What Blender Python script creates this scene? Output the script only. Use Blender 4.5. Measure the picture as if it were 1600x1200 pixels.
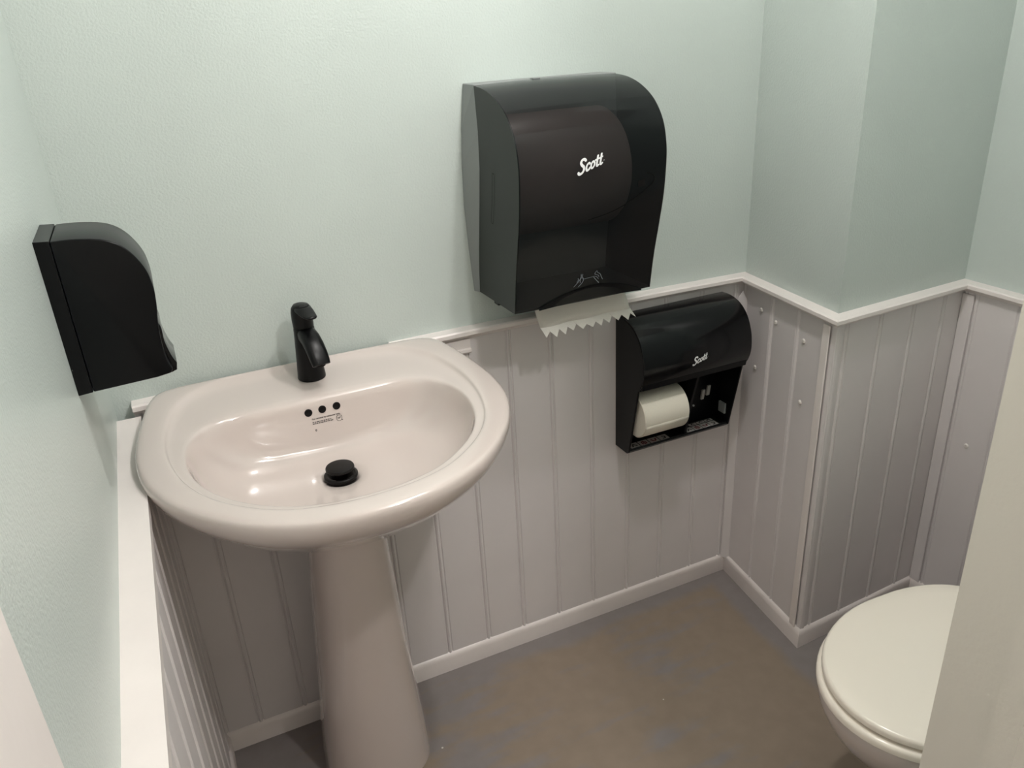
import bpy, bmesh, math, random
from mathutils import Vector, Matrix
from mathutils.bvhtree import BVHTree

random.seed(7)
for o in list(bpy.data.objects):
    bpy.data.objects.remove(o, do_unlink=True)
SC = bpy.context.scene
COL = SC.collection

# ------------------------------------------------------------------ camera
F_PX = 1.036 * 1200
YAW, PITCH, ROLL = -0.4107, 0.4249, -0.0571
CAM = Vector((0.1407, -1.5285, 1.5009))
cyw, syw, cp, sp = math.cos(YAW), math.sin(YAW), math.cos(PITCH), math.sin(PITCH)
fwd = Vector((-syw * cp, cyw * cp, -sp))
rgt = Vector((cyw, syw, 0))
upv = rgt.cross(fwd)
r2 = math.cos(ROLL) * rgt + math.sin(ROLL) * upv
u2 = -math.sin(ROLL) * rgt + math.cos(ROLL) * upv
cd = bpy.data.cameras.new('camera')
cd.sensor_fit = 'HORIZONTAL'
cd.sensor_width = 36.0
cd.lens = 36.0 * F_PX / 1600.0
cd.clip_start = 0.02
cam = bpy.data.objects.new('camera', cd)
COL.objects.link(cam)
cam.matrix_world = Matrix(((r2.x, u2.x, -fwd.x, CAM.x), (r2.y, u2.y, -fwd.y, CAM.y),
                           (r2.z, u2.z, -fwd.z, CAM.z), (0, 0, 0, 1)))
SC.camera = cam

# ------------------------------------------------------------------ world, exposure
w = bpy.data.worlds.new('hallway_ambience')
SC.world = w
w.use_nodes = True
w.node_tree.nodes['Background'].inputs[0].default_value = (1.0, 0.93, 0.86, 1)
w.node_tree.nodes['Background'].inputs[1].default_value = 0.25
SC.view_settings.view_transform = 'Standard'
SC.view_settings.look = 'None'
SC.view_settings.exposure = 0.3
SC.view_settings.gamma = 1.0
SC.view_settings.use_curve_mapping = False
LAMPS = [((0.84, -1.46), 22.0, 'round flush ceiling lamp in the entrance near the doorway'),
         ((0.88, -0.68), 18.5, 'round flush ceiling lamp above the middle of the washroom')]

# ------------------------------------------------------------------ materials
def srgb(r, g, b):
    f = lambda c: (c / 255 / 12.92) if c / 255 <= 0.04045 else ((c / 255 + 0.055) / 1.055) ** 2.4
    return (f(r), f(g), f(b), 1)

def mat(name, col, rough=0.5, spec=0.5, coat=0.0, coat_rough=0.1, bump=None, vary=None, metal=0.0):
    m = bpy.data.materials.new(name)
    m.use_nodes = True
    nt = m.node_tree
    b = nt.nodes['Principled BSDF']
    b.inputs['Base Color'].default_value = col
    b.inputs['Roughness'].default_value = rough
    b.inputs['Specular IOR Level'].default_value = spec
    b.inputs['Metallic'].default_value = metal
    b.inputs['Coat Weight'].default_value = coat
    b.inputs['Coat Roughness'].default_value = coat_rough
    tc = nt.nodes.new('ShaderNodeTexCoord')
    if vary:
        n = nt.nodes.new('ShaderNodeTexNoise')
        n.inputs['Scale'].default_value = vary[0]
        n.inputs['Detail'].default_value = 5
        nt.links.new(tc.outputs['Object'], n.inputs['Vector'])
        r = nt.nodes.new('ShaderNodeValToRGB')
        k = vary[1]
        r.color_ramp.elements[0].position = 0.3
        r.color_ramp.elements[1].position = 0.7
        r.color_ramp.elements[0].color = tuple(c * (1 - k) for c in col[:3]) + (1,)
        r.color_ramp.elements[1].color = tuple(min(1, c * (1 + k)) for c in col[:3]) + (1,)
        nt.links.new(n.outputs['Fac'], r.inputs['Fac'])
        nt.links.new(r.outputs['Color'], b.inputs['Base Color'])
    if bump:
        n = nt.nodes.new('ShaderNodeTexNoise')
        n.inputs['Scale'].default_value = bump[0]
        n.inputs['Detail'].default_value = bump[2] if len(bump) > 2 else 3
        nt.links.new(tc.outputs['Object'], n.inputs['Vector'])
        bp = nt.nodes.new('ShaderNodeBump')
        bp.inputs['Strength'].default_value = bump[1]
        bp.inputs['Distance'].default_value = 0.002
        nt.links.new(n.outputs['Fac'], bp.inputs['Height'])
        nt.links.new(bp.outputs['Normal'], b.inputs['Normal'])
    return m

M = {}
M['mint'] = mat('mint_wall_paint', srgb(196, 205, 200), 0.32, 0.5, bump=(240, 0.5, 3), vary=(3, 0.03))
M['panel'] = mat('grey_white_panel_paint', srgb(224, 218, 217), 0.34, 0.5, bump=(60, 0.08, 4), vary=(6, 0.03))
M['trim'] = mat('white_trim_paint', srgb(238, 230, 226), 0.32, 0.5, bump=(90, 0.12, 4), vary=(14, 0.025))
M['jamb'] = mat('cream_door_jamb_paint', srgb(240, 235, 226), 0.4, 0.4, bump=(120, 0.2, 3))
M['entrance'] = mat('pale_entrance_bounce_paint', srgb(226, 221, 212), 0.7, 0.3, bump=(120, 0.2, 3))  # pale tone on the unseen entrance walls, chosen to bounce lamp light back
M['ceiling'] = mat('white_ceiling_paint', srgb(205, 203, 198), 0.8, 0.3, bump=(150, 0.2, 3))
M['porcelain'] = mat('white_porcelain', srgb(211, 199, 193), 0.12, 0.5, coat=1.0, coat_rough=0.02)
M['toilet'] = mat('cream_white_toilet_plastic', srgb(252, 243, 230), 0.25, 0.5, coat=0.3, coat_rough=0.08)
M['faucet'] = mat('matte_black_metal', (0.004, 0.004, 0.0045, 1), 0.33, 0.22)
M['drain'] = mat('dark_bronze_metal', (0.006, 0.005, 0.005, 1), 0.42, 0.22)
M['black'] = mat('black_plastic', (0.003, 0.0033, 0.004, 1), 0.3, 0.2, bump=(300, 0.03, 2))
M['black_gloss'] = mat('glossy_black_plastic', (0.003, 0.0033, 0.0042, 1), 0.14, 0.32)
M['side_grey'] = mat('charcoal_side_plastic', (0.016, 0.019, 0.017, 1), 0.4, 0.3)
M['plate_grey'] = mat('grey_back_plate_plastic', (0.25, 0.262, 0.258, 1), 0.45, 0.4, bump=(400, 0.05, 2))
M['dark'] = mat('dark_hole', (0.004, 0.003, 0.003, 1), 0.6, 0.2)
M['paper'] = mat('white_towel_paper', srgb(226, 222, 214), 0.9, 0.1, bump=(500, 0.3, 2))
M['tissue'] = mat('white_tissue_paper', srgb(228, 222, 208), 0.95, 0.1, bump=(300, 0.2, 2))
M['kraft'] = mat('brown_paper_roll', srgb(178, 158, 153), 0.9, 0.1)
M['white_print'] = mat('white_print', srgb(240, 240, 240), 0.5, 0.3)
M['grey_print'] = mat('grey_line_print', srgb(112, 118, 124), 0.5, 0.3)
M['dark_print'] = mat('dark_print', srgb(40, 36, 36), 0.6, 0.2)
M['red_print'] = mat('dull_red_print', srgb(120, 60, 66), 0.6, 0.2)
M['label'] = mat('grey_label_sticker', srgb(186, 182, 178), 0.5, 0.3)
M['metal'] = mat('bright_metal', (0.62, 0.61, 0.6, 1), 0.3, 0.5, metal=1.0)
M['screw'] = mat('painted_screw', srgb(226, 220, 214), 0.4, 0.5)

def smoke_mat():
    m = bpy.data.materials.new('smoke_black_translucent_plastic')
    m.use_nodes = True
    nt = m.node_tree
    b = nt.nodes['Principled BSDF']
    b.inputs['Base Color'].default_value = (0.006, 0.007, 0.008, 1)
    b.inputs['Roughness'].default_value = 0.11
    b.inputs['Specular IOR Level'].default_value = 0.38
    out = nt.nodes['Material Output']
    tr = nt.nodes.new('ShaderNodeBsdfTransparent')
    tr.inputs[0].default_value = (0.55, 0.55, 0.55, 1)
    mx = nt.nodes.new('ShaderNodeMixShader')
    mx.inputs[0].default_value = 0.36
    nt.links.new(b.outputs[0], mx.inputs[1])
    nt.links.new(tr.outputs[0], mx.inputs[2])
    nt.links.new(mx.outputs[0], out.inputs['Surface'])
    tc = nt.nodes.new('ShaderNodeTexCoord')
    n = nt.nodes.new('ShaderNodeTexNoise')
    n.inputs['Scale'].default_value = 45
    n.inputs['Detail'].default_value = 6
    nt.links.new(tc.outputs['Object'], n.inputs['Vector'])
    bp = nt.nodes.new('ShaderNodeBump')
    bp.inputs['Strength'].default_value = 0.05
    bp.inputs['Distance'].default_value = 0.001
    nt.links.new(n.outputs['Fac'], bp.inputs['Height'])
    nt.links.new(bp.outputs['Normal'], b.inputs['Normal'])
    return m
M['smoke'] = smoke_mat()

def floor_mat():
    m = bpy.data.materials.new('painted_concrete_floor')
    m.use_nodes = True
    nt = m.node_tree
    L = nt.links.new
    b = nt.nodes['Principled BSDF']
    b.inputs['Roughness'].default_value = 0.5
    tc = nt.nodes.new('ShaderNodeTexCoord')
    n1 = nt.nodes.new('ShaderNodeTexNoise')
    n1.inputs['Scale'].default_value = 2.6
    n1.inputs['Detail'].default_value = 7
    n1.inputs['Roughness'].default_value = 0.62
    L(tc.outputs['Object'], n1.inputs['Vector'])
    # brush marks: stretched noise
    mp = nt.nodes.new('ShaderNodeMapping')
    mp.inputs['Scale'].default_value = (3, 14, 3)
    mp.inputs['Rotation'].default_value = (0, 0, 0.5)
    L(tc.outputs['Object'], mp.inputs['Vector'])
    n2 = nt.nodes.new('ShaderNodeTexNoise')
    n2.inputs['Scale'].default_value = 1.6
    n2.inputs['Detail'].default_value = 6
    L(mp.outputs['Vector'], n2.inputs['Vector'])
    # cut-in band of bluer paint along the baseboards of the back wall and the pillar
    sep = nt.nodes.new('ShaderNodeSeparateXYZ')
    L(tc.outputs['Object'], sep.inputs[0])
    def mth(op, a, bb):
        q = nt.nodes.new('ShaderNodeMath')
        q.operation = op
        for i, v in enumerate((a, bb)):
            if isinstance(v, (int, float)):
                q.inputs[i].default_value = v
            else:
                L(v, q.inputs[i])
        return q.outputs[0]
    dy = mth('MULTIPLY', sep.outputs['Y'], -1.0)                       # distance from the back wall
    dx = mth('SUBTRACT', 1.43, sep.outputs['X'])                       # distance from the pillar side
    d = mth('MINIMUM', dy, dx)
    dw = mth('ADD', d, mth('MULTIPLY', mth('SUBTRACT', n1.outputs['Fac'], 0.5), 0.10))
    band = nt.nodes.new('ShaderNodeMapRange')
    band.inputs['From Min'].default_value = 0.055
    band.inputs['From Max'].default_value = 0.085
    band.inputs['To Min'].default_value = 1
    band.inputs['To Max'].default_value = 0
    L(dw, band.inputs['Value'])
    patch = nt.nodes.new('ShaderNodeMapRange')
    patch.inputs['From Min'].default_value = 0.50
    patch.inputs['From Max'].default_value = 0.60
    s = mth('ADD', mth('MULTIPLY', n1.outputs['Fac'], 0.55), mth('MULTIPLY', n2.outputs['Fac'], 0.45))
    # the front and left of the room have more of the blue grey coat
    s = mth('ADD', s, mth('MULTIPLY', mth('SUBTRACT', 0.75, sep.outputs['X']), 0.12))
    L(s, patch.inputs['Value'])
    fac = mth('MAXIMUM', band.outputs[0], patch.outputs[0])
    mx = nt.nodes.new('ShaderNodeMix')
    mx.data_type = 'RGBA'
    mx.inputs['A'].default_value = srgb(147, 132, 117)
    mx.inputs['B'].default_value = srgb(138, 131, 129)
    L(fac, mx.inputs['Factor'])
    # mottling
    n3 = nt.nodes.new('ShaderNodeTexNoise')
    n3.inputs['Scale'].default_value = 24
    n3.inputs['Detail'].default_value = 5
    L(tc.outputs['Object'], n3.inputs['Vector'])
    mr = nt.nodes.new('ShaderNodeMapRange')
    mr.inputs['To Min'].default_value = 0.86
    mr.inputs['To Max'].default_value = 1.12
    L(n3.outputs['Fac'], mr.inputs['Value'])
    mm = nt.nodes.new('ShaderNodeMix')
    mm.data_type = 'RGBA'
    mm.blend_type = 'MULTIPLY'
    mm.inputs['Factor'].default_value = 1
    L(mx.outputs['Result'], mm.inputs['A'])
    L(mr.outputs[0], mm.inputs['B'])
    # white paint specks
    vo = nt.nodes.new('ShaderNodeTexVoronoi')
    vo.inputs['Scale'].default_value = 9
    vo.inputs['Randomness'].default_value = 1
    L(tc.outputs['Object'], vo.inputs['Vector'])
    sk = nt.nodes.new('ShaderNodeMath')
    sk.operation = 'LESS_THAN'
    sk.inputs[1].default_value = 0.022
    L(vo.outputs['Distance'], sk.inputs[0])
    ms = nt.nodes.new('ShaderNodeMix')
    ms.data_type = 'RGBA'
    ms.inputs['B'].default_value = srgb(214, 208, 200)
    L(sk.outputs[0], ms.inputs['Factor'])
    L(mm.outputs['Result'], ms.inputs['A'])
    L(ms.outputs['Result'], b.inputs['Base Color'])
    bp = nt.nodes.new('ShaderNodeBump')
    bp.inputs['Strength'].default_value = 0.12
    bp.inputs['Distance'].default_value = 0.002
    L(n2.outputs['Fac'], bp.inputs['Height'])
    L(bp.outputs['Normal'], b.inputs['Normal'])
    return m
M['floor'] = floor_mat()

# ------------------------------------------------------------------ helpers
def link_mesh(name, me, m=None, parent=None, smooth=False):
    o = bpy.data.objects.new(name, me)
    COL.objects.link(o)
    if m and not me.materials:
        me.materials.append(M[m] if isinstance(m, str) else m)
    if smooth:
        for p in me.polygons:
            p.use_smooth = True
    if parent is not None:
        o.parent = parent
        o.matrix_parent_inverse = parent.matrix_world.inverted() if False else Matrix.Identity(4)
    return o

def bm_obj(name, bm, m, parent=None, smooth=False, recalc=True):
    if recalc:
        bmesh.ops.recalc_face_normals(bm, faces=bm.faces[:])
    me = bpy.data.meshes.new(name)
    bm.to_mesh(me)
    bm.free()
    return link_mesh(name, me, m, parent, smooth)

def sharp(o, ang=35):
    o.data.set_sharp_from_angle(angle=math.radians(ang))
    return o

def structure(o):
    o['kind'] = 'structure'
    return o

def tag(o, label, cat, group=None):
    o['label'] = label
    o['category'] = cat
    if group:
        o['group'] = group
    return o

def empty(name, loc, label, cat, rz=0.0):
    o = bpy.data.objects.new(name, None)
    o.empty_display_size = 0.05
    COL.objects.link(o)
    o.location = loc
    o.rotation_euler = (0, 0, rz)
    return tag(o, label, cat)

def box(bm, a, b):
    x0, y0, z0 = a
    x1, y1, z1 = b
    vs = [bm.verts.new((x, y, z)) for x in (x0, x1) for y in (y0, y1) for z in (z0, z1)]
    for f in ((0, 1, 3, 2), (4, 6, 7, 5), (0, 4, 5, 1), (2, 3, 7, 6), (0, 2, 6, 4), (1, 5, 7, 3)):
        bm.faces.new([vs[i] for i in f])
    return vs

def prism(bm, poly, z0, z1):
    lo = [bm.verts.new((p[0], p[1], z0)) for p in poly]
    hi = [bm.verts.new((p[0], p[1], z1)) for p in poly]
    n = len(poly)
    for i in range(n):
        bm.faces.new((lo[i], lo[(i + 1) % n], hi[(i + 1) % n], hi[i]))
    bm.faces.new(hi)
    bm.faces.new(list(reversed(lo)))

def bevel(bm, w, seg=2, angle=30):
    es = [e for e in bm.edges if len(e.link_faces) == 2 and e.calc_face_angle(0) > math.radians(angle)]
    bmesh.ops.bevel(bm, geom=es, offset=w, segments=seg, profile=0.5, affect='EDGES', clamp_overlap=True)

def loft(bm, rings, close0=True, close1=True, cyclic=True):
    vr = [[bm.verts.new(p) for p in r] for r in rings]
    n = len(vr[0])
    for a, b in zip(vr[:-1], vr[1:]):
        for i in range(n if cyclic else n - 1):
            j = (i + 1) % n
            bm.faces.new((a[i], a[j], b[j], b[i]))
    if close0:
        bm.faces.new(list(reversed(vr[0])))
    if close1:
        bm.faces.new(vr[-1])
    return vr

def catmull(pts, n=8, closed=False):
    out = []
    P = [Vector(p) for p in pts]
    N = len(P)
    rng = range(N if closed else N - 1)
    for i in rng:
        if closed:
            p0, p1, p2, p3 = P[(i - 1) % N], P[i], P[(i + 1) % N], P[(i + 2) % N]
        else:
            p0, p1, p2, p3 = P[max(i - 1, 0)], P[i], P[i + 1], P[min(i + 2, N - 1)]
        for k in range(n):
            t = k / n
            out.append(0.5 * ((2 * p1) + (-p0 + p2) * t + (2 * p0 - 5 * p1 + 4 * p2 - p3) * t * t
                              + (-p0 + 3 * p1 - 3 * p2 + p3) * t ** 3))
    if not closed:
        out.append(P[-1])
    return out

def profile_along(bm, prof, p0, p1, nrm, cap=True):
    """sweep a profile of (out, z) from p0 to p1; nrm = outward direction in plan. p may carry a z offset."""
    rings = []
    for p in (p0, p1):
        z = p[2] if len(p) > 2 else 0
        rings.append([(p[0] + nrm[0] * a, p[1] + nrm[1] * a, z + b) for a, b in prof])
    return loft(bm, rings, cap, cap)

def ribbon(bm, pts, width, z=0.0, closed=False, round_end=True):
    """flat stroke in the local xy plane"""
    P = [Vector((p[0], p[1])) for p in pts]
    n = len(P)
    Lf, Rt = [], []
    for i in range(n):
        if closed:
            t = P[(i + 1) % n] - P[i - 1]
        else:
            t = P[min(i + 1, n - 1)] - P[max(i - 1, 0)]
        t.normalize()
        nn = Vector((-t.y, t.x))
        wd = width[i] if isinstance(width, (list, tuple)) else width
        Lf.append(bm.verts.new((P[i].x + nn.x * wd / 2, P[i].y + nn.y * wd / 2, z)))
        Rt.append(bm.verts.new((P[i].x - nn.x * wd / 2, P[i].y - nn.y * wd / 2, z)))
    for i in range(n if closed else n - 1):
        j = (i + 1) % n
        bm.faces.new((Lf[i], Rt[i], Rt[j], Lf[j]))
    if round_end and not closed:
        for i in (0, n - 1):
            wd = width[i] if isinstance(width, (list, tuple)) else width
            c = bm.verts.new((P[i].x, P[i].y, z))
            rr = [bm.verts.new((P[i].x + wd / 2 * math.cos(a * math.pi / 5), P[i].y + wd / 2 * math.sin(a * math.pi / 5), z)) for a in range(10)]
            for a in range(10):
                bm.faces.new((c, rr[a], rr[(a + 1) % 10]))

def outline_polar(half, cx, cy, N, closed_pts=8):
    """half outline (dx, y) from the rear centre to the front centre -> N points at even angles round (cx, cy)"""
    h = catmull([(p[0], p[1]) for p in half], closed_pts)
    full = [(p.x, p.y) for p in h] + [(-p.x, p.y) for p in reversed(h[1:-1])]
    ang = []
    for x, y in full:
        a = math.atan2(x, y - cy) % (2 * math.pi)
        ang.append((a, math.hypot(x, y - cy)))
    ang.sort()
    res = []
    for k in range(N):
        a = 2 * math.pi * k / N
        for i in range(len(ang)):
            a0, r0 = ang[i]
            a1, r1 = ang[(i + 1) % len(ang)]
            if i == len(ang) - 1:
                a1 += 2 * math.pi
            aa = a if a >= ang[0][0] else a + 2 * math.pi
            if a0 <= aa <= a1 + 1e-9:
                t = 0 if a1 == a0 else (aa - a0) / (a1 - a0)
                r = r0 + (r1 - r0) * t
                break
        res.append((cx + r * math.sin(a), cy + r * math.cos(a)))
    return res

# ------------------------------------------------------------------ room shell
A = Vector((1.4653, 0.0))        # back wall / pillar
B = Vector((1.4252, -0.3467))    # pillar outer corner
Cc = Vector((1.8395, -0.3252))   # pillar / right wall
YF = -1.075                      # inner face of the front wall
XJ = 0.87                        # right door jamb
CEIL = 2.40
Ld = Vector((0.0366, 0))

bm = bmesh.new()
box(bm, (-0.72, -2.72, -0.10), (2.0, 0.12, 0.0))
structure(bm_obj('floor', bm, 'floor'))
bm = bmesh.new()
box(bm, (-0.72, -2.72, CEIL), (2.0, 0.12, CEIL + 0.1))
structure(bm_obj('ceiling', bm, 'ceiling'))
bm = bmesh.new()
box(bm, (-0.12, 0.0, 0.0), (A.x, 0.12, CEIL))
wall_back = structure(bm_obj('wall_back', bm, 'mint'))
bm = bmesh.new()
box(bm, (-0.12, YF, 0.0), (0.0, 0.0, CEIL))
wall_left = structure(bm_obj('wall_left', bm, 'mint'))
bm = bmesh.new()
prism(bm, [(A.x, 0.0), (B.x, B.y), (Cc.x, Cc.y), (Cc.x, 0.12), (A.x, 0.12)], 0, CEIL)
wall_pillar = structure(bm_obj('wall_pillar', bm, 'mint'))
bm = bmesh.new()
box(bm, (Cc.x, -2.6, 0.0), (Cc.x + 0.12, 0.12, CEIL))
wall_right = structure(bm_obj('wall_right', bm, 'mint'))
bm = bmesh.new()
box(bm, (XJ + 0.02, YF - 0.1, 0.0), (Cc.x, YF, CEIL))
wall_front = structure(bm_obj('wall_front', bm, 'mint'))
bm = bmesh.new()
box(bm, (-0.72, -2.72, 0.0), (2.0, -2.6, CEIL))
structure(bm_obj('wall_entrance_back', bm, 'entrance'))
bm = bmesh.new()
box(bm, (-0.72, -2.6, 0.0), (-0.38, YF - 0.1, CEIL))  # unseen side wall, set close in to bounce light onto the right jamb
box(bm, (-0.72, YF - 0.1, 0.0), (-0.012, YF, CEIL))
structure(bm_obj('wall_entrance_left', bm, 'entrance'))

# ---- beadboard planks, each one a board with a bead and two grooves along its edge
plank_cache = {}
def plank_mesh(wd, z0, z1):
    key = (round(wd, 4), round(z0, 3), round(z1, 3))
    if key in plank_cache:
        return plank_cache[key]
    t = 0.012
    prof = [(0.0, 0.0), (0.0, t - 0.0022), (0.002, t - 0.0022), (0.0035, t + 0.0005), (0.0065, t + 0.0022), (0.0095, t + 0.0005),
            (0.0110, t - 0.0022), (0.0125, t - 0.0022), (0.0140, t), (wd - 0.0015, t), (wd, t - 0.0015), (wd, 0.0)]
    bm = bmesh.new()
    loft(bm, [[(u, v, z) for u, v in prof] for z in (z0, z1)])
    bmesh.ops.recalc_face_normals(bm, faces=bm.faces[:])
    me = bpy.data.meshes.new('plank')
    bm.to_mesh(me)
    bm.free()
    me.materials.append(M['panel'])
    plank_cache[key] = me
    return me

def planks(wall, P, Q, cuts, z0, z1, name='plank'):
    """boards on the line P->Q; outward normal is to the right hand of P->Q seen from above"""
    d = (Q - P)
    Ln = d.length
    d.normalize()
    n = Vector((d.y, -d.x))
    cs = [0.0] + [c for c in cuts if 0 < c < Ln] + [Ln]
    for a, b in zip(cs[:-1], cs[1:]):
        me = plank_mesh(b - a, z0, z1)
        o = bpy.data.objects.new(name, me)
        COL.objects.link(o)
        o.parent = wall
        o.matrix_local = Matrix(((d.x, n.x, 0, P.x + d.x * a), (d.y, n.y, 0, P.y + d.y * a), (0, 0, 1, 0), (0, 0, 0, 1)))

RZ = 0.90   # top of the chair rail
planks(wall_back, Vector((0.030, 0)), A, [x - 0.036 for x in (0.115, 0.219, 0.326, 0.479, 0.588, 0.695, 0.797, 0.902, 1.008, 1.113, 1.218, 1.323, 1.428)], 0.0, RZ - 0.012)
planks(wall_pillar, A + Vector((0, -0.012)), B + Vector((0, -0.014)), [0.118, 0.217], 0.0, RZ - 0.012)
planks(wall_pillar, B + Vector((-0.012, 0)), Cc, [0.025, 0.131, 0.237, 0.343], 0.0, RZ - 0.012)
planks(wall_right, Cc + Vector((0, -0.012)), Vector((Cc.x, YF)), [0.03 + 0.105 * i for i in range(7)], 0.0, RZ - 0.012)
bm = bmesh.new()
box(bm, (0.0, YF, 0.0), (0.024, 0.0, 0.855))
ob = bm_obj('furring', bm, 'panel', wall_left)
planks(wall_left, Vector((0.024, YF)), Vector((0.024, -0.012)), [0.06 + 0.105 * i for i in range(10)], 0.0, 0.855)

# ---- chair rail (cap boards)
cap_prof = [(0, 0), (0.028, 0), (0.031, -0.003), (0.031, -0.011), (0.027, -0.014), (0.018, -0.017), (0.013, -0.024), (0, -0.024)]
nb = Vector((0, -1))
rail_z = lambda x: 0.9095 - 0.0085 * ((x - 0.76) / 0.72) ** 2
for nm, xs in (('trim_1', [0.030, 0.08, 0.125]), ('trim_10', [0.53, 0.62, 0.75, 0.98, 1.22, A.x])):
    bm = bmesh.new()
    loft(bm, [[(x if x < 1.4 else x - a * 0.98, -a, rail_z(x) - (0.004 if x < 0.2 else 0.0) + b) for a, b in cap_prof] for x in xs])
    structure(bm_obj(nm, bm, 'trim'))
def corner_cap(name, pts, z):
    """mitred cap along a plan polyline, outward to the right"""
    rings = []
    n = len(pts)
    for i, p in enumerate(pts):
        ds = []
        if i > 0: ds.append((pts[i] - pts[i - 1]).normalized())
        if i < n - 1: ds.append((pts[i + 1] - pts[i]).normalized())
        ns = [Vector((d.y, -d.x)) for d in ds]
        if len(ns) == 2:
            mvec = (ns[0] + ns[1])
            mvec = mvec / (1 + ns[0].dot(ns[1]))
        else:
            mvec = ns[0]
        rings.append([(p.x + mvec.x * a, p.y + mvec.y * a, z + b) for a, b in cap_prof])
    return rings
D = Vector((Cc.x, YF))
full = corner_cap('x', [Vector((1.2, 0)), A, B, Cc, D], RZ)
for k, nm in ((1, 'trim_2'), (2, 'trim_3'), (3, 'trim_4')):
    bm = bmesh.new()
    loft(bm, [full[k], full[k + 1]])
    structure(bm_obj(nm, bm, 'trim'))
# backing board under the rail behind the basin, with a bead at its foot
bm = bmesh.new()
pr = [(0, 0), (0.020, 0), (0.020, -0.020), (0.024, -0.022), (0.025, -0.028), (0.021, -0.032), (0, -0.032)]
profile_along(bm, pr, (0.045, 0, 0.884), (0.705, 0, 0.886), (0, -1))
structure(bm_obj('trim_5', bm, 'trim'))
# wide ledge on the left wall
bm = bmesh.new()
box(bm, (0.0, YF, 0.8555), (0.0415, -0.031, 0.8753))
bevel(bm, 0.0025, 2)
structure(bm_obj('trim_6', bm, 'trim'))
# inside corner strip with a pointed top, and outside corner strip on the pillar
def strip(name, c, d, wd, th, z0, z1, point=0.0, m='panel'):
    """flat strip with bevelled face, width along d"""
    n = Vector((d.y, -d.x))
    bm = bmesh.new()
    poly = [(-wd / 2, z0), (wd / 2, z0), (wd / 2, z1 - point)] + ([(0, z1)] if point else []) + [(-wd / 2, z1 - point)]
    fr, bk = [], []
    for u, z in poly:
        q = c + d * u
        bk.append(bm.verts.new((q.x, q.y, z)))
        fr.append(bm.verts.new((q.x + n.x * th, q.y + n.y * th, z)))
    nn = len(poly)
    for i in range(nn):
        j = (i + 1) % nn
        bm.faces.new((bk[i], bk[j], fr[j], fr[i]))
    bm.faces.new(fr)
    bm.faces.new(list(reversed(bk)))
    bmesh.ops.recalc_face_normals(bm, faces=bm.faces[:])
    bevel(bm, 0.002, 2)
    return structure(bm_obj(name, bm, m))
dg = Vector((0.72, -0.69)).normalized()
strip('trim_7', A + Vector((-0.0195, -0.0195)), dg, 0.024, 0.006, 0.045, 0.862, 0.022)
strip('trim_8', B + Vector((-0.0135, 0.012)), (B - A).normalized(), 0.022, 0.004, 0.05, 0.874, m='trim')
strip('trim_9', Cc + Vector((-0.012, -0.0285)), Vector((0, -1)), 0.03, 0.005, 0.05, 0.872)

# ---- baseboards
bb = [(0, 0), (0.020, 0), (0.020, 0.038), (0.0185, 0.045), (0.0145, 0.051), (0.009, 0.054), (0, 0.055)]
def base_ring(p, mv):
    return [(p.x + mv.x * a, p.y + mv.y * a, z) for a, z in bb]
OFF = 0.010
def offs(p, ns):
    m = ns[0] if len(ns) == 1 else (ns[0] + ns[1]) / (1 + ns[0].dot(ns[1]))
    return m
pts = [Vector((0.030, 0)), A, B, Cc, D]
nrm = []
for a, b in zip(pts[:-1], pts[1:]):
    d = (b - a).normalized()
    nrm.append(Vector((d.y, -d.x)))
mvs = [nrm[0]] + [offs(None, [nrm[i], nrm[i + 1]]) for i in range(3)] + [nrm[3]]
names = ['baseboard_back', 'baseboard_pillar_side', 'baseboard_pillar_front', 'baseboard_right']
for i in range(4):
    bm = bmesh.new()
    loft(bm, [base_ring(pts[i], mvs[i]), base_ring(pts[i + 1], mvs[i + 1])])
    o = structure(sharp(bm_obj(names[i], bm, 'trim', smooth=True), 50))
bm = bmesh.new()
profile_along(bm, [(a + 0.024, z) for a, z in bb], (0.0, YF), (0.0, -0.0), (1, 0))
structure(sharp(bm_obj('baseboard_left', bm, 'trim', smooth=True), 50))

# ---- door way: jambs, stops, casings
bm = bmesh.new()
box(bm, (XJ, YF - 0.105, 0.0), (XJ + 0.02, YF, CEIL))
bevel(bm, 0.0015, 2)
jr = structure(bm_obj('door_1', bm, 'jamb'))
bm = bmesh.new()
box(bm, (XJ - 0.010, YF - 0.105, 0.0), (XJ, YF - 0.074, CEIL))
bevel(bm, 0.001, 1)
bm_obj('door_stop', bm, 'jamb', jr)
bm = bmesh.new()
box(bm, (-0.012, YF - 0.105, 0.0), (0.012, YF - 0.0005, CEIL))
bevel(bm, 0.0025, 2)
jl = structure(bm_obj('door_2', bm, 'trim'))
bm = bmesh.new()
box(bm, (0.012, YF - 0.105, 0.0), (0.019, YF - 0.016, CEIL))
bevel(bm, 0.0015, 2)
bm_obj('door_stop', bm, 'trim', jl)

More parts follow.
